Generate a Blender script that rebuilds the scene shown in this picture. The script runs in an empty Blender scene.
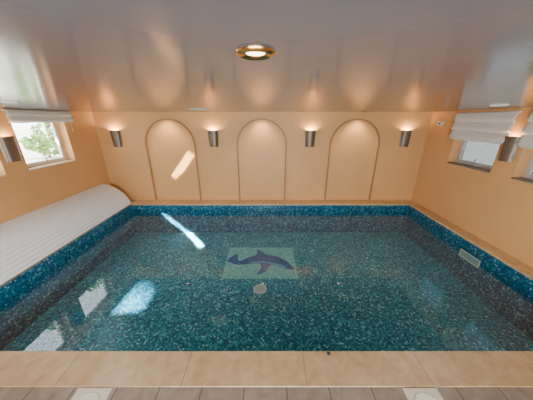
import bpy, bmesh, math, random
from mathutils import Vector, Matrix
from mathutils.geometry import tessellate_polygon
random.seed(7)
PI = math.pi
C = bpy.context.scene.collection
CEIL = 2.26; CAMZ = 2.1
XL, XR, YB, YF = -4.2, 4.0, 5.65, -1.6
PX0, PX1, PY0, PY1 = -3.6, 3.77, 1.45, 5.35
PZ = -0.85; WZ = -0.19

# ---------------------------------------------------------------- materials
def newmat(name):
    m = bpy.data.materials.new(name); m.use_nodes = True
    nt = m.node_tree; nt.nodes.clear()
    out = nt.nodes.new('ShaderNodeOutputMaterial')
    return m, nt, out
def N(nt, t, **kw):
    n = nt.nodes.new(t)
    for k, v in kw.items(): setattr(n, k, v)
    return n
def rgb(r, g, b):   # 0-255 sRGB -> linear
    f = lambda c: ((c/255+0.055)/1.055)**2.4 if c > 10 else c/255/12.92
    return (f(r), f(g), f(b), 1)
def principled(name, col, rough=.5, metal=0, var=.08, vscale=3, bump=0, bscale=40, emit=None, es=0, ior=1.45, spec=.5):
    m, nt, out = newmat(name)
    p = N(nt, 'ShaderNodeBsdfPrincipled')
    p.inputs['Roughness'].default_value = rough
    p.inputs['Metallic'].default_value = metal
    p.inputs['IOR'].default_value = ior
    p.inputs['Specular IOR Level'].default_value = spec
    g = N(nt, 'ShaderNodeNewGeometry')
    no = N(nt, 'ShaderNodeTexNoise'); no.inputs['Scale'].default_value = vscale; no.inputs['Detail'].default_value = 5
    nt.links.new(g.outputs['Position'], no.inputs['Vector'])
    mx = N(nt, 'ShaderNodeMix', data_type='RGBA')
    a = tuple(max(0, c*(1-var)) for c in col[:3])+(1,); b = tuple(min(1, c*(1+var)) for c in col[:3])+(1,)
    mx.inputs[6].default_value = a; mx.inputs[7].default_value = b
    nt.links.new(no.outputs['Fac'], mx.inputs[0]); nt.links.new(mx.outputs[2], p.inputs['Base Color'])
    if bump:
        n2 = N(nt, 'ShaderNodeTexNoise'); n2.inputs['Scale'].default_value = bscale; n2.inputs['Detail'].default_value = 4
        nt.links.new(g.outputs['Position'], n2.inputs['Vector'])
        bp = N(nt, 'ShaderNodeBump'); bp.inputs['Strength'].default_value = bump; bp.inputs['Distance'].default_value = .01
        nt.links.new(n2.outputs['Fac'], bp.inputs['Height']); nt.links.new(bp.outputs[0], p.inputs['Normal'])
    if emit:
        p.inputs['Emission Color'].default_value = emit; p.inputs['Emission Strength'].default_value = es
    nt.links.new(p.outputs[0], out.inputs[0])
    return m
def mosaic(name, cols, size, gcol=(.02,.16,.22,1), rough=.3, clump=.3):
    """small square glass tiles, each with its own random colour, darker joints between"""
    m, nt, out = newmat(name)
    p = N(nt, 'ShaderNodeBsdfPrincipled'); p.inputs['Roughness'].default_value = rough
    g = N(nt, 'ShaderNodeNewGeometry')
    sc = N(nt, 'ShaderNodeVectorMath', operation='MULTIPLY_ADD')
    sc.inputs[1].default_value = (1/size,)*3; sc.inputs[2].default_value = (300.37, 300.41, 300.43)
    nt.links.new(g.outputs['Position'], sc.inputs[0])
    fl = N(nt, 'ShaderNodeVectorMath', operation='FLOOR'); nt.links.new(sc.outputs[0], fl.inputs[0])
    wn = N(nt, 'ShaderNodeTexWhiteNoise', noise_dimensions='3D'); nt.links.new(fl.outputs[0], wn.inputs['Vector'])
    no = N(nt, 'ShaderNodeTexNoise'); no.inputs['Scale'].default_value = .16; no.inputs['Detail'].default_value = 1
    nt.links.new(fl.outputs[0], no.inputs['Vector'])
    ad = N(nt, 'ShaderNodeMath', operation='MULTIPLY_ADD'); ad.inputs[1].default_value = clump; ad.inputs[2].default_value = -clump/2
    nt.links.new(no.outputs['Fac'], ad.inputs[0])
    a2 = N(nt, 'ShaderNodeMath', operation='ADD', use_clamp=True)
    nt.links.new(wn.outputs['Value'], a2.inputs[0]); nt.links.new(ad.outputs[0], a2.inputs[1])
    r = N(nt, 'ShaderNodeValToRGB'); r.color_ramp.interpolation = 'CONSTANT'
    e = r.color_ramp.elements
    e[0].position = 0; e[0].color = cols[0][1]; e[1].position = cols[1][0]; e[1].color = cols[1][1]
    for pos, c in cols[2:]:
        k = e.new(pos); k.color = c
    nt.links.new(a2.outputs[0], r.inputs[0])
    # joints, on the two axes lying in the surface
    fr = N(nt, 'ShaderNodeVectorMath', operation='FRACTION'); nt.links.new(sc.outputs[0], fr.inputs[0])
    ab = N(nt, 'ShaderNodeVectorMath', operation='ABSOLUTE'); nt.links.new(g.outputs['True Normal'], ab.inputs[0])
    mxv = N(nt, 'ShaderNodeVectorMath', operation='MAXIMUM'); nt.links.new(fr.outputs[0], mxv.inputs[0]); nt.links.new(ab.outputs[0], mxv.inputs[1])
    sp = N(nt, 'ShaderNodeSeparateXYZ'); nt.links.new(mxv.outputs[0], sp.inputs[0])
    m1 = N(nt, 'ShaderNodeMath', operation='MINIMUM'); nt.links.new(sp.outputs[0], m1.inputs[0]); nt.links.new(sp.outputs[1], m1.inputs[1])
    m2 = N(nt, 'ShaderNodeMath', operation='MINIMUM'); nt.links.new(m1.outputs[0], m2.inputs[0]); nt.links.new(sp.outputs[2], m2.inputs[1])
    lt = N(nt, 'ShaderNodeMath', operation='LESS_THAN'); lt.inputs[1].default_value = .12; nt.links.new(m2.outputs[0], lt.inputs[0])
    mx = N(nt, 'ShaderNodeMix', data_type='RGBA'); mx.inputs[7].default_value = gcol
    nt.links.new(lt.outputs[0], mx.inputs[0]); nt.links.new(r.outputs[0], mx.inputs[6])
    nt.links.new(mx.outputs[2], p.inputs['Base Color'])
    nt.links.new(p.outputs[0], out.inputs[0])
    return m
def stone(name, col, col2, rough=.35, vs=4, joints=None, jcol=(.25,.15,.08,1)):
    """joints: (x0, step, width) along X, or (brick) tiles"""
    m, nt, out = newmat(name)
    p = N(nt, 'ShaderNodeBsdfPrincipled'); p.inputs['Roughness'].default_value = rough
    g = N(nt, 'ShaderNodeNewGeometry')
    no = N(nt, 'ShaderNodeTexNoise'); no.inputs['Scale'].default_value = vs; no.inputs['Detail'].default_value = 8; no.inputs['Distortion'].default_value = .6
    nt.links.new(g.outputs['Position'], no.inputs['Vector'])
    r = N(nt, 'ShaderNodeValToRGB'); r.color_ramp.elements[0].position = .3; r.color_ramp.elements[1].position = .7
    r.color_ramp.elements[0].color = col; r.color_ramp.elements[1].color = col2
    nt.links.new(no.outputs['Fac'], r.inputs[0])
    last = r.outputs[0]
    sep = N(nt, 'ShaderNodeSeparateXYZ'); nt.links.new(g.outputs['Position'], sep.inputs[0])
    for ax, x0, step, w in (joints or []):
        s1 = N(nt, 'ShaderNodeMath', operation='SUBTRACT'); s1.inputs[1].default_value = x0-step*50
        nt.links.new(sep.outputs[ax], s1.inputs[0])
        md = N(nt, 'ShaderNodeMath', operation='MODULO'); md.inputs[1].default_value = step
        nt.links.new(s1.outputs[0], md.inputs[0])
        lt = N(nt, 'ShaderNodeMath', operation='LESS_THAN'); lt.inputs[1].default_value = w
        nt.links.new(md.outputs[0], lt.inputs[0])
        mx = N(nt, 'ShaderNodeMix', data_type='RGBA'); mx.inputs[7].default_value = jcol
        nt.links.new(lt.outputs[0], mx.inputs[0]); nt.links.new(last, mx.inputs[6]); last = mx.outputs[2]
    nt.links.new(last, p.inputs['Base Color'])
    bp = N(nt, 'ShaderNodeBump'); bp.inputs['Strength'].default_value = .15; bp.inputs['Distance'].default_value = .01
    nt.links.new(no.outputs['Fac'], bp.inputs['Height']); nt.links.new(bp.outputs[0], p.inputs['Normal'])
    nt.links.new(p.outputs[0], out.inputs[0])
    return m
def sheet(name, tint, base, power, rough=0.0, bump=0, bscale=1.5, gl=(1,1,1,1)):
    """thin see-through surface: transparent + mirror by angle of view (Schlick)"""
    m, nt, out = newmat(name)
    tr = N(nt, 'ShaderNodeBsdfTransparent'); tr.inputs[0].default_value = tint
    go = N(nt, 'ShaderNodeBsdfGlossy'); go.inputs['Roughness'].default_value = rough; go.inputs[0].default_value = gl
    lw = N(nt, 'ShaderNodeLayerWeight'); lw.inputs[0].default_value = .5
    pw = N(nt, 'ShaderNodeMath', operation='POWER'); pw.inputs[1].default_value = power
    nt.links.new(lw.outputs['Facing'], pw.inputs[0])
    ma = N(nt, 'ShaderNodeMath', operation='MULTIPLY_ADD', use_clamp=True); ma.inputs[1].default_value = 1-base; ma.inputs[2].default_value = base
    nt.links.new(pw.outputs[0], ma.inputs[0])
    mx = N(nt, 'ShaderNodeMixShader')
    nt.links.new(ma.outputs[0], mx.inputs[0]); nt.links.new(tr.outputs[0], mx.inputs[1]); nt.links.new(go.outputs[0], mx.inputs[2])
    if bump:
        g = N(nt, 'ShaderNodeNewGeometry')
        no = N(nt, 'ShaderNodeTexNoise'); no.inputs['Scale'].default_value = bscale; no.inputs['Detail'].default_value = 2; no.inputs['Distortion'].default_value = .8
        nt.links.new(g.outputs['Position'], no.inputs['Vector'])
        bp = N(nt, 'ShaderNodeBump'); bp.inputs['Strength'].default_value = bump; bp.inputs['Distance'].default_value = .05
        nt.links.new(no.outputs['Fac'], bp.inputs['Height'])
        nt.links.new(bp.outputs[0], go.inputs['Normal']); nt.links.new(bp.outputs[0], lw.inputs['Normal'])
    nt.links.new(mx.outputs[0], out.inputs[0])
    return m

M = {}
M['plaster'] = principled('plaster', (.79, .43, .17, 1), .5, var=.12, vscale=1.5, bump=.15, bscale=60)
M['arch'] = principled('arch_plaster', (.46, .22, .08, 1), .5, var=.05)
M['ceil'] = principled('lacquered_ceiling', (.095, .10, .115, 1), .15, var=.05, vscale=2, bump=.015, bscale=3, ior=1.52)
M['white'] = principled('white_plastic', (.86, .86, .86, 1), .4, var=.03)
M['cover'] = principled('white_cover_slats', (.98, .98, .99, 1), .35, var=.02)
M['cream'] = principled('cream_plastic', (.78, .68, .52, 1), .45, var=.04)
M['drain'] = principled('drain_plastic', (.62, .66, .64, 1), .45, var=.05)
M['dullplate'] = principled('dull_plate', (.36, .46, .42, 1), .45, var=.08)
M['fabric'] = principled('white_fabric', (.90, .85, .77, 1), .85, var=.05, bump=.3, bscale=200)
M['metal'] = principled('bronze_grey', (.21, .165, .12, 1), .42, metal=.6, var=.25, vscale=12)
M['steel'] = principled('steel', (.56, .48, .38, 1), .4, metal=.8, var=.1)
M['brass'] = principled('polished_brass', (.75, .45, .15, 1), .22, metal=1, var=.05)
M['dark'] = principled('dark_plastic', (.05, .05, .05, 1), .5)
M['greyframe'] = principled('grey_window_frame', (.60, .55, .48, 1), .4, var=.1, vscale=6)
M['wood'] = principled('window_wood', (.84, .74, .60, 1), .45, var=.08, vscale=6)
M['bulb'] = principled('warm_bulb', (1, .8, .5, 1), .4, emit=(1, .70, .38, 1), es=26)
M['bulb2'] = principled('downlight_glass', (1, .85, .6, 1), .4, emit=(1, .78, .50, 1), es=14)
M['bulb3'] = principled('near_spot_glass', (1, .85, .6, 1), .3, emit=(1, .80, .55, 1), es=8)
M['panelglow'] = principled('frosted_panel', (.9, .9, .9, 1), .4, emit=(1, .95, .9, 1), es=.8)
M['coping'] = stone('coping_stone', rgb(192, 154, 108), rgb(216, 182, 136), .35, 8, [(0, -1.78, 1.06, .006)], (.28, .18, .10, 1))
M['deck'] = stone('deck_tiles', rgb(136, 116, 98), rgb(166, 146, 126), .5, 9, [(0, -1.95, .352, .010), (1, 1.162, .352, .010)], (.12, .09, .07, 1))
M['sill'] = stone('sill_stone', rgb(220, 190, 150), rgb(235, 208, 172), .3, 9)
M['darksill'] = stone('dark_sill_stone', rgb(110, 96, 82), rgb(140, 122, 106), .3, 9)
M['glass'] = sheet('window_glass', (.95, .97, .97, 1), .04, 5)
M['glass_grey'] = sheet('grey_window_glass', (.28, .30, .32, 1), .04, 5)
M['water'] = sheet('water', (.86, .98, 1.0, 1), .055, 6, bump=.003, bscale=1.3)
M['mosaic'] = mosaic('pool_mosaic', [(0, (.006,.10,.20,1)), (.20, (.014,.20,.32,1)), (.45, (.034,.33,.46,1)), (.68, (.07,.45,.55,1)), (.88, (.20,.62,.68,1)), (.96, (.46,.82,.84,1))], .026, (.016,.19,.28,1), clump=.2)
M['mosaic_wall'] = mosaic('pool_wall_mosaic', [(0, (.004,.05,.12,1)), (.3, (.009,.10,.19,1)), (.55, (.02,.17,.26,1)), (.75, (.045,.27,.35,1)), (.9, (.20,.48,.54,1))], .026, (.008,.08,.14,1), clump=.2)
M['panel'] = mosaic('panel_mosaic', [(0, (.12,.48,.52,1)), (.3, (.17,.56,.58,1)), (.6, (.25,.64,.63,1)), (.85, (.42,.77,.76,1))], .027, (.10,.42,.46,1))
M['dolphin'] = mosaic('navy_mosaic', [(0, (.004,.09,.30,1)), (.5, (.008,.13,.40,1)), (.8, (.03,.23,.52,1))], .027, (.004,.08,.27,1))
M['belly'] = mosaic('pale_blue_mosaic', [(0, (.07,.38,.66,1)), (.5, (.12,.46,.72,1))], .027, (.07,.34,.58,1))
M['ground'] = principled('gravel_ground', (.45, .40, .33, 1), .9, var=.3, vscale=8)
M['leaf'] = principled('leaf', (.22, .36, .11, 1), .5, var=.5, vscale=5)
M['bark'] = principled('bark', (.14, .09, .06, 1), .9, var=.3, vscale=10)

# ---------------------------------------------------------------- mesh helpers
R = math.radians
def box(bm, x0, x1, y0, y1, z0, z1):
    vs = [bm.verts.new(p) for p in ((x0,y0,z0),(x1,y0,z0),(x1,y1,z0),(x0,y1,z0),(x0,y0,z1),(x1,y0,z1),(x1,y1,z1),(x0,y1,z1))]
    for f in ((3,2,1,0),(4,5,6,7),(0,1,5,4),(1,2,6,5),(2,3,7,6),(3,0,4,7)): bm.faces.new([vs[i] for i in f])
def lathe(bm, prof, n=32, a0=0, a1=2*PI, cx=0, cy=0, cz=0):
    full = abs(a1-a0-2*PI) < 1e-6
    k = n if full else n+1
    rings = []
    for i in range(k):
        a = a0+(a1-a0)*i/n
        rings.append([bm.verts.new((cx+r*math.cos(a), cy+r*math.sin(a), cz+z)) for r, z in prof])
    for i in range(n):
        A, B = rings[i], rings[(i+1) % k]
        for j in range(len(prof)-1): bm.faces.new((A[j], B[j], B[j+1], A[j+1]))
def extrude_profile(bm, prof, a, b, axis=0, closed=True):
    """prof (u,v) in the plane normal to axis"""
    def P(t, u, v): return (t, u, v) if axis == 0 else (u, t, v)
    A = [bm.verts.new(P(a, u, v)) for u, v in prof]; B = [bm.verts.new(P(b, u, v)) for u, v in prof]
    n = len(prof)
    for i in range(n if closed else n-1):
        j = (i+1) % n; bm.faces.new((A[i], A[j], B[j], B[i]))
    if closed:
        bm.faces.new(A); bm.faces.new(B[::-1])
def obj(name, bm, mat, parent=None, bevel=0, smooth=False, recalc=True):
    if smooth:
        bmesh.ops.remove_doubles(bm, verts=bm.verts, dist=1e-6)
    if recalc: bmesh.ops.recalc_face_normals(bm, faces=bm.faces)
    me = bpy.data.meshes.new(name); bm.to_mesh(me); bm.free()
    me.materials.append(mat)
    o = bpy.data.objects.new(name, me); C.objects.link(o)
    if parent: o.parent = parent
    if smooth:
        for p in me.polygons: p.use_smooth = True
        me.set_sharp_from_angle(angle=R(40))
    if bevel:
        b = o.modifiers.new('bevel', 'BEVEL'); b.width = bevel; b.segments = 3; b.limit_method = 'ANGLE'
    return o
def tag(o, label=None, cat=None, group=None, kind=None):
    if label: o['label'] = label
    if cat: o['category'] = cat
    if group: o['group'] = group
    if kind: o['kind'] = kind
    return o
def empty(name, loc, rz=0, label=None, cat=None, group=None, kind=None):
    o = bpy.data.objects.new(name, None); C.objects.link(o); o.empty_display_size = .1
    o.location = loc; o.rotation_euler = (0, 0, rz)
    return tag(o, label, cat, group, kind)
def dup(root, loc, rz, label):
    r = root.copy(); C.objects.link(r); r.location = loc; r.rotation_euler = (0, 0, rz); r['label'] = label
    for ch in list(root.children):
        c = ch.copy(); C.objects.link(c); c.parent = r
        for g in list(ch.children):
            d = g.copy(); C.objects.link(d); d.parent = c
    return r
def struct(name, bm, mat, label=None, cat=None, bevel=0, parent=None):
    o = obj(name, bm, mat, parent, bevel)
    return tag(o, label, cat, None, 'structure')

# ---------------------------------------------------------------- room shell
T = .25
LW = [(2.50, 3.44), (3.80, 4.80)]; LZ0, LZ1 = 1.24, 2.14
RW = [(2.30, 3.46), (3.83, 4.80)]; RZ0, RZ1 = 1.19, 2.08
def side_wall(name, x0, x1, wins, z0, z1, label):
    bm = bmesh.new()
    box(bm, x0, x1, YF-T, YB+T, -.05, z0); box(bm, x0, x1, YF-T, YB+T, z1, CEIL)
    ys = [YF-T]+[v for w in wins for v in w]+[YB+T]
    for i in range(0, len(ys), 2): box(bm, x0, x1, ys[i], ys[i+1], z0, z1)
    struct(name, bm, M['plaster'], label, 'wall')
side_wall('wall_left', XL-T, XL, LW, LZ0, LZ1, 'apricot plaster side wall behind the white pool cover housing')
side_wall('wall_right', XR, XR+T, RW, RZ0, RZ1, 'apricot plaster side wall on the side of the grey windows')
bm = bmesh.new(); box(bm, XL, XR, YB, YB+T, -.05, CEIL)
struct('wall_back', bm, M['plaster'], 'apricot plaster end wall with three arch mouldings', 'wall')
bm = bmesh.new()
box(bm, XL, -1.6, YF-T, YF, -.05, CEIL); box(bm, 1.6, XR, YF-T, YF, -.05, CEIL); box(bm, -1.6, 1.6, YF-T, YF, 2.0, CEIL)
struct('wall_front', bm, M['plaster'], 'apricot plaster wall behind the viewer with a wide opening added for fill light', 'wall')  # unseen opening, added to let fill light into the room
bm = bmesh.new(); box(bm, XL-T, XR+T, YF-T, YB+T, CEIL, CEIL+.15)
struct('ceiling', bm, M['ceil'], 'low glossy grey lacquered ceiling over the pool', 'ceiling')
bm = bmesh.new(); box(bm, XL, XR, YF-T, 1.162, -.2, 0)
struct('floor', bm, M['deck'], 'brown grey tiled deck in front of the pool', 'floor')
bm = bmesh.new(); box(bm, XL, PX0, 1.162, YB, -.04, 0)
struct('floor_side', bm, M['deck'], 'narrow tiled strip under the pool cover housing', 'floor')

# pool basin: floor + four walls
bm = bmesh.new(); box(bm, PX0, PX1, PY0, PY1, PZ-.15, PZ)
struct('pool_floor', bm, M['mosaic'], 'speckled green and teal mosaic pool floor', 'pool floor')
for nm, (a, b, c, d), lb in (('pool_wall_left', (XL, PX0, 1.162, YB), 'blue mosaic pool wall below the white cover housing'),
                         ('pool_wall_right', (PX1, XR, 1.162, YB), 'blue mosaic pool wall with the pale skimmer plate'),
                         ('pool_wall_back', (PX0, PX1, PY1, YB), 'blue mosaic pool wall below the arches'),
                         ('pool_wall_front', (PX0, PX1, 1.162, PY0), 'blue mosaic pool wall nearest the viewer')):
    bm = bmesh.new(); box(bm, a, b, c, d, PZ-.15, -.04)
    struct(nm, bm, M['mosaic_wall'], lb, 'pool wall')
# coping
for i, (nm, (a, b, c, d), lb) in enumerate((('trim_1', (PX0, XR, 1.162, PY0+.015), 'tan stone coping slabs along the near edge of the pool'),
                             ('trim_2', (PX0, XR, PY1-.015, YB), 'narrow tan stone coping below the arched end wall'),
                             ('trim_3', (PX1-.015, XR, PY0+.017, PY1-.017), 'tan stone coping along the foot of the right wall'))):
    bm = bmesh.new(); box(bm, a, b, c, d, -.04, .004)
    struct(nm, bm, M['coping'], lb, 'coping', bevel=.008)
# water
bm = bmesh.new()
bm.faces.new([bm.verts.new(p) for p in ((PX0, PY0, WZ), (PX1, PY0, WZ), (PX1, PY1, WZ), (PX0, PY1, WZ))])
o = obj('pool_water', bm, M['water']); tag(o, 'clear calm blue green water filling the pool', 'water', None, 'stuff')

# arch mouldings
AR = .63; ATOP = 2.11; AS = ATOP-AR
for i, (cx, lb) in enumerate(((-2.42, 'left arch moulding on the end wall, with the slanted streak of sunlight'), (-.12, 'middle arch moulding on the end wall, lit from above'),
                        (2.22, 'right arch moulding on the end wall between the last two wall lamps'))):
    bm = bmesh.new()
    pts = []
    for r in (AR, AR-.034):
        p = [(cx-r, .004), (cx-r, AS)]
        for k in range(1, 40): a = PI-PI*k/40; p.append((cx+r*math.cos(a), AS+r*math.sin(a)))
        p += [(cx+r, AS), (cx+r, .004)]; pts.append(p)
    O0 = [bm.verts.new((x, YB, z)) for x, z in pts[0]]; O1 = [bm.verts.new((x, YB-.035, z)) for x, z in pts[0]]
    I0 = [bm.verts.new((x, YB, z)) for x, z in pts[1]]; I1 = [bm.verts.new((x, YB-.035, z)) for x, z in pts[1]]
    for k in range(len(O0)-1):
        for A, B in ((O0, O1), (O1, I1), (I1, I0)):
            bm.faces.new((A[k], A[k+1], B[k+1], B[k]))
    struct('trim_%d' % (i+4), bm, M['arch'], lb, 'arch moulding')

# ---------------------------------------------------------------- windows
def window(n, side, y0, y1, z0, z1, label, framemat, glassmat, sillmat):
    xw = XL if side < 0 else XR
    xo = xw+side*.17      # frame plane
    w = empty('window_%d' % n, (xo, (y0+y1)/2, z0), 0, label, 'window', None, 'structure')
    h = (y1-y0)/2; H = z1-z0
    def ring(t, d0, d1, inset=0):
        bm = bmesh.new(); a = h-inset; b0 = inset; b1 = H-inset
        X0, X1 = sorted((side*d0, side*d1))
        box(bm, X0, X1, -a, -a+t, b0, b1); box(bm, X0, X1, a-t, a, b0, b1)
        box(bm, X0, X1, -a+t, a-t, b0, b0+t); box(bm, X0, X1, -a+t, a-t, b1-t, b1)
        return bm
    tag(obj('window_frame', ring(.05, 0, .06), framemat, w, bevel=.004), kind='structure')
    tag(obj('casement', ring(.05, -.015, .04, .045), framemat, w, bevel=.004), kind='structure')
    bm = bmesh.new(); box(bm, *sorted((side*.01, side*.018)), -h+.09, h-.09, .09, H-.09)
    tag(obj('window_pane', bm, glassmat, w), kind='structure')
    bm = bmesh.new(); box(bm, *sorted((-side*.035, -side*.017)), -.012, .012, .05, .09); box(bm, *sorted((-side*.05, -side*.035)), -.01, .01, .06, .17)
    obj('window_handle', bm, M['steel'], w, bevel=.003)
    bm = bmesh.new(); box(bm, *sorted((-side*.19, side*0)), -h, h, 0, .02)
    tag(obj('window_sill', bm, sillmat, w, bevel=.004), kind='structure')
window(1, -1, *LW[1], LZ0, LZ1, 'sunlit window in the left wall nearest the arched end wall', M['wood'], M['glass'], M['sill'])
window(2, -1, *LW[0], LZ0, LZ1, 'left wall window cut off by the picture edge', M['wood'], M['glass'], M['sill'])
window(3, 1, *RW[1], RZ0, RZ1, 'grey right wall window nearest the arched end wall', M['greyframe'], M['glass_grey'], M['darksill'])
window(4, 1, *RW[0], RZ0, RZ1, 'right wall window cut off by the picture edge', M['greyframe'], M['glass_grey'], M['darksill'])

# roman blinds (local: along x, wall plane y=0, hangs to -y)
def blind(L, h, folds, loc, rz, label, group, amp=.028):
    b = empty('roman_blind', loc, rz, label, 'blind', group)
    bm = bmesh.new(); box(bm, -L/2, L/2, -.035, 0, -.03, 0); obj('headrail', bm, M['white'], b, bevel=.003)
    bm = bmesh.new()
    prof = []
    fh = (h-.02)/folds
    for k in range(folds):
        for s in range(9):
            t = s/8
            prof.append((-.040-(amp+.010*k)*math.sin(PI*t**1.5)**.8 if 0 < s < 8 else -.040, -.004-fh*k-fh*t-.014*math.sin(PI*t**1.5)))
    prof.append((-.040, -h))
    nx = 28; rows = []
    for i in range(nx+1):
        x = -L/2+L*i/nx
        rows.append([bm.verts.new((x, y-.004*math.sin(x*9+z*14), z-.008*math.sin(PI*i/nx*3)**2*(-z/h))) for y, z in prof])
    for i in range(nx):
        for j in range(len(prof)-1): bm.faces.new((rows[i][j], rows[i+1][j], rows[i+1][j+1], rows[i][j+1]))
    f = obj('fabric', bm, M['fabric'], b, smooth=True)
    s = f.modifiers.new('thick', 'SOLIDIFY'); s.thickness = .004
    bm = bmesh.new(); lathe(bm, [(.0, -.0), (.0025, 0), (.0025, -h-.12), (.008, -h-.13), (.008, -h-.16), (0, -h-.165)], 8, cx=L/2-.06, cy=-.03, cz=-.02)
    obj('pull_cord', bm, M['white'], b)
    return b
blind(1.25, .21, 2, (XL, 4.36, 2.25), PI/2, 'short folded white roman blind over the sunlit left window', 'roman blinds')
blind(1.2, .21, 2, (XL, 2.90, 2.25), PI/2, 'short folded white roman blind at the left picture edge', 'roman blinds')
blind(1.2, .52, 3, (XR, 4.28, 2.22), -PI/2, 'long folded white roman blind over the grey window nearest the end wall', 'roman blinds')
blind(1.3, .56, 3, (XR, 2.86, 2.24), -PI/2, 'long folded white roman blind at the right picture edge', 'roman blinds')

# ---------------------------------------------------------------- wall lamps
def make_sconce(loc, rz, label):
    r = empty('wall_lamp', loc, rz, label, 'wall lamp', 'wall lamps around the pool')
    bm = bmesh.new(); box(bm, -.05, .05, -.015, 0, -.16, .16); obj('backplate', bm, M['steel'], r, bevel=.004)
    bm = bmesh.new()
    lathe(bm, [(.112, -.20), (.127, .20), (.121, .20), (.106, -.20), (.112, -.20)], 20, PI, 2*PI)
    for v in bm.verts: v.co.y *= .78
    sh = obj('lamp_shade', bm, M['metal'], r, smooth=True)
    # light metal strips down both edges of the shade
    for s in (-1, 1):
        bm = bmesh.new()
        a0 = (PI+.12 if s < 0 else 2*PI-.42)
        lathe(bm, [(.1125, -.20), (.1275, .20), (.1315, .20), (.1165, -.20)], 4, a0, a0+.30)
        for v in bm.verts: v.co.y *= .78
        obj('side_strip', bm, M['steel'], sh)
    bm = bmesh.new(); box(bm, -.012, .012, -.086, -.015, -.012, .012); obj('bracket', bm, M['steel'], r)
    bm = bmesh.new(); lathe(bm, [(0, .012), (.014, .014), (.018, .05), (.022, .08), (.018, .11), (0, .125)], 14, cy=-.05)
    obj('bulb', bm, M['bulb'], r, smooth=True)
    return r
SZ = 1.64
S = [((-3.74, YB, SZ), 0, 'bronze wall lamp in the corner between left wall and left arch'),
     ((-1.32, YB, SZ), 0, 'bronze wall lamp between the left and middle arches'),
     ((1.09, YB, SZ), 0, 'bronze wall lamp between the middle and right arches'),
     ((3.46, YB, SZ), 0, 'bronze wall lamp in the corner beyond the right arch'),
     ((XL, 3.62, SZ), PI/2, 'bronze wall lamp on the left wall between two windows'),
     ((XR, 3.64, SZ), -PI/2, 'bronze wall lamp on the right wall between two blinds')]
s0 = make_sconce(*S[0])
for a in S[1:]: dup(s0, *a)
def lamp(kind, name, loc, energy, col, **kw):
    l = bpy.data.lights.new(name, kind); l.energy = energy; l.color = col
    for k, v in kw.items(): setattr(l, k, v)
    o = bpy.data.objects.new(name, l); C.objects.link(o); o.location = loc
    return o
WARM = (1, .66, .36)
for (x, y, z), rz, _ in S:
    d = Vector((0, -.055, 0)); d.rotate(Matrix.Rotation(rz, 3, 'Z'))
    lamp('POINT', 'sconce_light', (x+d.x, y+d.y, z+.16), 16 if rz == 0 else 5, WARM, shadow_soft_size=.03)

# ---------------------------------------------------------------- ceiling lights
def downlight(r, loc, label, rim, glow, group='ceiling lights', th=1, inner=.62):
    t = empty('ceiling_light', loc, 0, label, 'ceiling light', group)
    q = inner
    bm = bmesh.new(); lathe(bm, [(r*q, -.001), (r*(q+.04), -.005*th), (r*.80, -.013*th), (r*.94, -.009*th), (r, -.001), (r, 0), (r*q, 0), (r*q, -.001)], 40)
    obj('rim', bm, rim, t, smooth=True)
    bm = bmesh.new(); lathe(bm, [(r*(q-.02), 0), (r*(q-.02), -.003), (r*q*.5, -.005), (0, -.006)], 32); obj('lens', bm, glow, t, smooth=True)
    return t
downlight(.052, (-.028, .655, CEIL), 'round brass ceiling spotlight glowing close to the viewer', M['brass'], M['bulb3'], th=.7, inner=.48)
for x, lb in ((-2.42, 'small brass ceiling spotlight above the left arch'), (-.12, 'small brass ceiling spotlight above the middle arch'), (2.22, 'small brass ceiling spotlight above the right arch')):
    downlight(.055, (x, 5.38, CEIL), lb, M['brass'], M['bulb2'])
    o = lamp('SPOT', 'arch_spot', (x, 5.38, CEIL-.02), 40, (1, .75, .48), spot_size=R(95), spot_blend=.8, shadow_soft_size=.03)
    o.rotation_euler = (R(12), 0, 0)
downlight(.09, (2.84, 2.9, CEIL), 'flat pale ceiling spotlight near the right hand windows', M['white'], M['bulb2'])
downlight(.09, (-2.5, 2.3, CEIL), 'flat pale ceiling spotlight near the left hand windows', M['white'], M['bulb2'])
t = downlight(.20, (-1.15, 4.1, CEIL), 'wide flat white ceiling disc between the first two arches', M['white'], M['panelglow'])
o = lamp('SPOT', 'near_spot', (-.028, .655, CEIL-.02), 15, (1, .78, .52), spot_size=R(110), spot_blend=.9, shadow_soft_size=.04)
for p, en in (((2.84, 2.9), 45), ((-2.5, 2.3), 80)):
    lamp('SPOT', 'side_spot', (p[0], p[1], CEIL-.02), en, (1, .90, .80), spot_size=R(140), spot_blend=.9, shadow_soft_size=.04)

# thermostat box
t = empty('wall_sensor', (XR, 5.28, 2.0), -PI/2, 'small white box high on the right wall near the corner', 'sensor')
bm = bmesh.new(); box(bm, -.07, .07, -.035, 0, -.045, .045); obj('casing', bm, M['white'], t, bevel=.006)
bm = bmesh.new(); box(bm, -.045, .02, -.038, -.034, -.022, .022); obj('display', bm, M['dark'], t)

# small dark fitting on the near coping
t = empty('coping_fitting', (.59, 1.432, .004), 0, 'small dark round fitting on the near coping at the water edge', 'fitting')
bm = bmesh.new(); lathe(bm, [(.024, 0), (.024, .005), (.018, .007), (0, .007)], 24); obj('flange', bm, M['steel'], t, smooth=True)
bm = bmesh.new(); lathe(bm, [(.015, .007), (.015, .012), (.010, .016), (0, .018)], 24); obj('cap', bm, M['dark'], t, smooth=True)

# ---------------------------------------------------------------- pool cover housing
hs = empty('pool_cover_housing', (XL, 1.0, 0), 0, 'long white ribbed pool cover housing along the left wall', 'pool cover')
y0, y1 = -.4, 4.36
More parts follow.
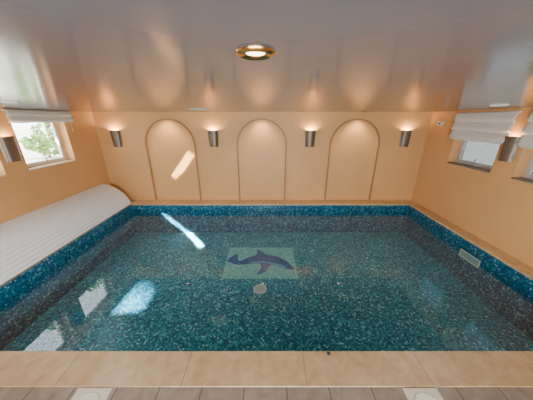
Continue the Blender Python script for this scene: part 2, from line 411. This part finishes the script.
# cross-section: bulging slatted face, rounded shoulder against the wall
base = []
for k in range(25):
    t = PI/2*k/24
    base.append((max(.004, .632*math.cos(t)**1.15), .004+.55*math.sin(t)**1.15))
def walk(pts, d):
    for a, b in zip(pts, pts[1:]):
        L = math.dist(a, b)
        if d <= L: return a[0]+(b[0]-a[0])*d/L, a[1]+(b[1]-a[1])*d/L, (b[0]-a[0])/L, (b[1]-a[1])/L
        d -= L
    return b[0], b[1], (b[0]-a[0])/L, (b[1]-a[1])/L
tot = sum(math.dist(a, b) for a, b in zip(base, base[1:]))
prof = [(.004, .004)]
n = 14
for k in range(n):
    for s, off in ((.0, -.014), (.11, 0), (.89, 0)):
        x, z, tx, tz = walk(base, tot*(k+s)/n)
        prof.append((max(.003, x+off*tz), max(.004, z-off*tx)))
prof.append((.003, .552))
bm = bmesh.new(); extrude_profile(bm, prof, y0+.02, y1-.02, axis=1)
obj('ribbed_cover', bm, M['cover'], hs)
for yy in (y0, y1-.02):
    bm = bmesh.new()
    pr = [(.004, .003)]+[(max(.004, x-.006), max(.003, z-.004)) for x, z in base]
    extrude_profile(bm, pr, yy, yy+.02, axis=1); obj('end_cap', bm, M['white'], hs)

# ---------------------------------------------------------------- dolphin mosaic, drain, inlet
dp = empty('dolphin_mosaic', (-.13, 4.03, PZ), 0, 'pale mosaic panel with a dark blue dolphin on the pool floor', 'mosaic picture')
bm = bmesh.new(); box(bm, -.76, .76, -.56, .56, 0, .004); obj('panel', bm, M['panel'], dp)
def cat(pts, k=5):
    out = []; n = len(pts)
    for i in range(n):
        p0, p1, p2, p3 = [Vector(pts[(i+j-1) % n]) for j in range(4)]
        for s in range(k):
            t = s/k
            out.append(.5*((2*p1)+(p2-p0)*t+(2*p0-5*p1+4*p2-p3)*t*t+(3*p1-p0-3*p2+p3)*t**3))
    return out
def flat(name, pts, z1, mat, parent):
    bm = bmesh.new(); P = cat(pts, 4)
    vs = [bm.verts.new((p.x, p.y, z1)) for p in P]
    for tri in tessellate_polygon([[Vector((p.x, p.y, 0)) for p in P]]):
        a, b, c = [P[i] for i in tri]
        if (b-a).cross(c-a) < 0: tri = tri[::-1]
        bm.faces.new([vs[i] for i in tri])
    return obj(name, bm, mat, parent, recalc=False)
dol = [(.71,-.26),(.65,-.13),(.58,-.01),(.46,.12),(.30,.215),(.12,.265),(.04,.375),(-.10,.45),(-.08,.335),(-.125,.23),(-.285,.14),(-.42,.04),(-.50,.05),(-.55,.29),(-.645,.195),(-.74,.025),(-.63,-.055),
       (-.53,-.11),(-.40,-.115),(-.22,-.085),(-.03,-.08),(.02,-.23),(-.06,-.42),(.125,-.33),(.225,-.115),(.36,-.155),(.48,-.205),(.58,-.27)]
d = flat('dolphin', dol, .009, M['dolphin'], dp)
flat('dolphin_belly', [(.585,-.23),(.475,-.145),(.30,-.065),(.10,-.025),(-.12,-.02),(-.30,-.055),(-.12,-.055),(.10,-.06),(.24,-.10),(.42,-.175)], .013, M['belly'], d)

dr = empty('floor_drain', (-.12, 3.2, PZ), 0, 'round white drain cover on the pool floor below the dolphin', 'drain')
bm = bmesh.new(); lathe(bm, [(.125, 0), (.125, .008), (.11, .014), (.085, .014), (.085, .006)], 36); obj('rim', bm, M['drain'], dr, smooth=True)
bm = bmesh.new()
for k in range(-3, 4):
    w = math.sqrt(.085**2-(k*.022)**2); box(bm, -w, w, k*.022-.007, k*.022+.007, .004, .012)
obj('grate', bm, M['drain'], dr)

sk = empty('skimmer_mouth', (PX1, 3.42, -.32), -PI/2, 'dull grey green rectangular skimmer plate on the right pool wall', 'skimmer')
bm = bmesh.new()
box(bm, -.21, .21, -.012, 0, .055, .075); box(bm, -.21, .21, -.012, 0, -.075, -.055); box(bm, -.21, -.19, -.012, 0, -.055, .055); box(bm, .19, .21, -.012, 0, -.055, .055)
obj('frame', bm, M['cream'], sk, bevel=.003)
bm = bmesh.new(); box(bm, -.19, .19, -.006, 0, -.055, .055); obj('flap', bm, M['dullplate'], sk)

# deck hatches
for x, lb in ((-1.42, 'cream square access hatch in the deck, left one of the two'), (1.27, 'cream square access hatch in the deck, right one of the two')):
    t = empty('deck_hatch', (x, 1.012, 0), 0, lb, 'hatch', 'access hatches in the deck')
    bm = bmesh.new()
    n = 48; r = .115; h = .14
    inn = []; outv = []
    for i in range(n):
        a = 2*PI*i/n; c, s = math.cos(a), math.sin(a); q = h/max(abs(c), abs(s))
        inn.append(((r*c, r*s))); outv.append((q*c, q*s))
    z0, z1 = 0, .005
    iv0 = [bm.verts.new((a, b, z1)) for a, b in inn]; ov0 = [bm.verts.new((a, b, z1)) for a, b in outv]
    iv1 = [bm.verts.new((a, b, z0)) for a, b in inn]; ov1 = [bm.verts.new((a, b, z0)) for a, b in outv]
    for i in range(n):
        j = (i+1) % n
        bm.faces.new((iv0[i], ov0[i], ov0[j], iv0[j])); bm.faces.new((ov0[i], ov1[i], ov1[j], ov0[j])); bm.faces.new((iv0[i], iv0[j], iv1[j], iv1[i]))
    obj('frame', bm, M['cream'], t)
    bm = bmesh.new(); lathe(bm, [(0, .004), (.09, .004), (.095, .006), (.111, .006), (.111, 0)], 40); obj('round_lid', bm, M['cream'], t, smooth=True)

# ---------------------------------------------------------------- outside
bm = bmesh.new(); box(bm, -30, XL-T, -20, 30, .85, .9); struct('ground_left', bm, M['ground'], 'gravel garden outside the left windows', 'ground')
bm = bmesh.new(); box(bm, XR+T, 30, -20, 30, .85, .9); struct('ground_right', bm, M['ground'], 'gravel garden outside the right windows', 'ground')
def tree(x, y, zc, r, n, label, nm='tree', trunk=True, ls=1, clumps=40):
    t = empty(nm, (x, y, .9), 0, label, 'tree' if trunk else 'shrub', 'plants outside the windows')
    bm = bmesh.new()
    if trunk: lathe(bm, [(.14, 0), (.10, 1.0), (.07, zc-.9), (.02, zc-.9+r*.6)], 10)
    else: lathe(bm, [(.03, 0), (.03, .3), (.01, .5)], 8)
    obj('trunk' if trunk else 'stem', bm, M['bark'], t, smooth=True)
    bm = bmesh.new()
    # leaves gathered in clumps along the branches
    cl = []
    for i in range(max(6, n//clumps)):
        d = Vector((random.gauss(0, 1), random.gauss(0, 1), random.gauss(0, 1))).normalized()*r*random.uniform(.2, .95)
        cl.append(Vector((d.x, d.y, zc-.9+d.z*.8)))
    for i in range(n):
        c = random.choice(cl)+Vector((random.gauss(0, 1), random.gauss(0, 1), random.gauss(0, 1)))*r*.12; s = random.uniform(.03, .07)*ls
        c.z = max(c.z, .13)
        u = Vector((random.gauss(0, 1), random.gauss(0, 1), random.gauss(0, 1))).normalized(); v = u.orthogonal().normalized()
        bm.faces.new([bm.verts.new(c+q) for q in (u*s*1.6, v*s, -u*s*1.6, -v*s)])
    obj('crown' if trunk else 'foliage', bm, M['leaf'], t)
tree(-9.5, 10.0, 5.7, 1.05, 500, 'leafy tree outside the left window nearest the end wall', ls=1.6)
tree(-9.5, 6.95, 5.5, 1.0, 500, 'leafy tree outside the left window at the picture edge', ls=1.6)
tree(-9.5, 3.75, 8.2, 1.0, 2600, 'unseen tall tree added outside so its crown shades the far left window', ls=1.7, clumps=30)  # out-of-view tree added to block the sun from the far left window
tree(-7.2, 7.3, 1.25, .55, 350, 'low green shrub outside the sunlit left window', 'shrub', False)
tree(-8.6, 9.6, 1.45, .85, 500, 'taller green shrub further off outside the sunlit left window', 'shrub', False)

# ---------------------------------------------------------------- light
w = bpy.data.worlds.new('world'); bpy.context.scene.world = w; w.use_nodes = True
bg = w.node_tree.nodes['Background']; bg.inputs[0].default_value = (.86, .93, 1, 1); bg.inputs[1].default_value = 11
sd = Vector((.806, .04, -1.0))
o = lamp('SUN', 'sun', (-8, 0, 8), 40, (.92, .96, 1), angle=R(2.5))
o.rotation_euler = sd.to_track_quat('-Z', 'Y').to_euler()
def beam(name, centre, direction, along, dist, energy, sx, sy, spread, col):
    """narrow collimated area lamp, standing in for sunlight, aimed along `direction`, footprint long axis `along`"""
    rd = Vector(direction).normalized(); e_ = Vector(along)
    ep = (e_-rd*e_.dot(rd)).normalized(); zx = -rd; xx = ep.cross(zx).normalized()
    o = lamp('AREA', name, (0, 0, 0), energy, col, shape='RECTANGLE', size=sx, size_y=sy, spread=R(spread))
    mt = Matrix((xx, ep, zx)).transposed().to_4x4(); mt.translation = Vector(centre)-rd*dist
    o.matrix_world = mt
# added lamp imitating sun glinting off the water on to the left arch wall
beam('water_glint_lamp', (-2.19, YB, .95), (.806, .42, 1.0), (.627, 0, .782), 1.2, 3.6, .20, .26, 1.5, (1, .86, .62))
# added lamp imitating a strip of sun on the far pool wall and floor
beam('window_glint_lamp', (-2.36, 5.05, -.46), (1.83, .73, -2.23), (1.32, -.64, -.75), 3.1, 60, .075, 1.4, 1.5, (.84, .94, 1))
# fill lamp added in the made-up opening behind the viewer
o = lamp('AREA', 'opening_fill', (-.0, YF-.1, 1.0), 110, (.90, .95, 1), shape='RECTANGLE', size=3.0, size_y=1.8)
o.rotation_euler = (R(90), 0, 0)

cam = bpy.data.cameras.new('camera'); co = bpy.data.objects.new('camera', cam); C.objects.link(co)
cam.sensor_width = 36; cam.lens = 218/533*36; cam.clip_start = .02
co.location = (0, 0, CAMZ); co.rotation_euler = (R(90-20.4), 0, 0)
bpy.context.scene.camera = co
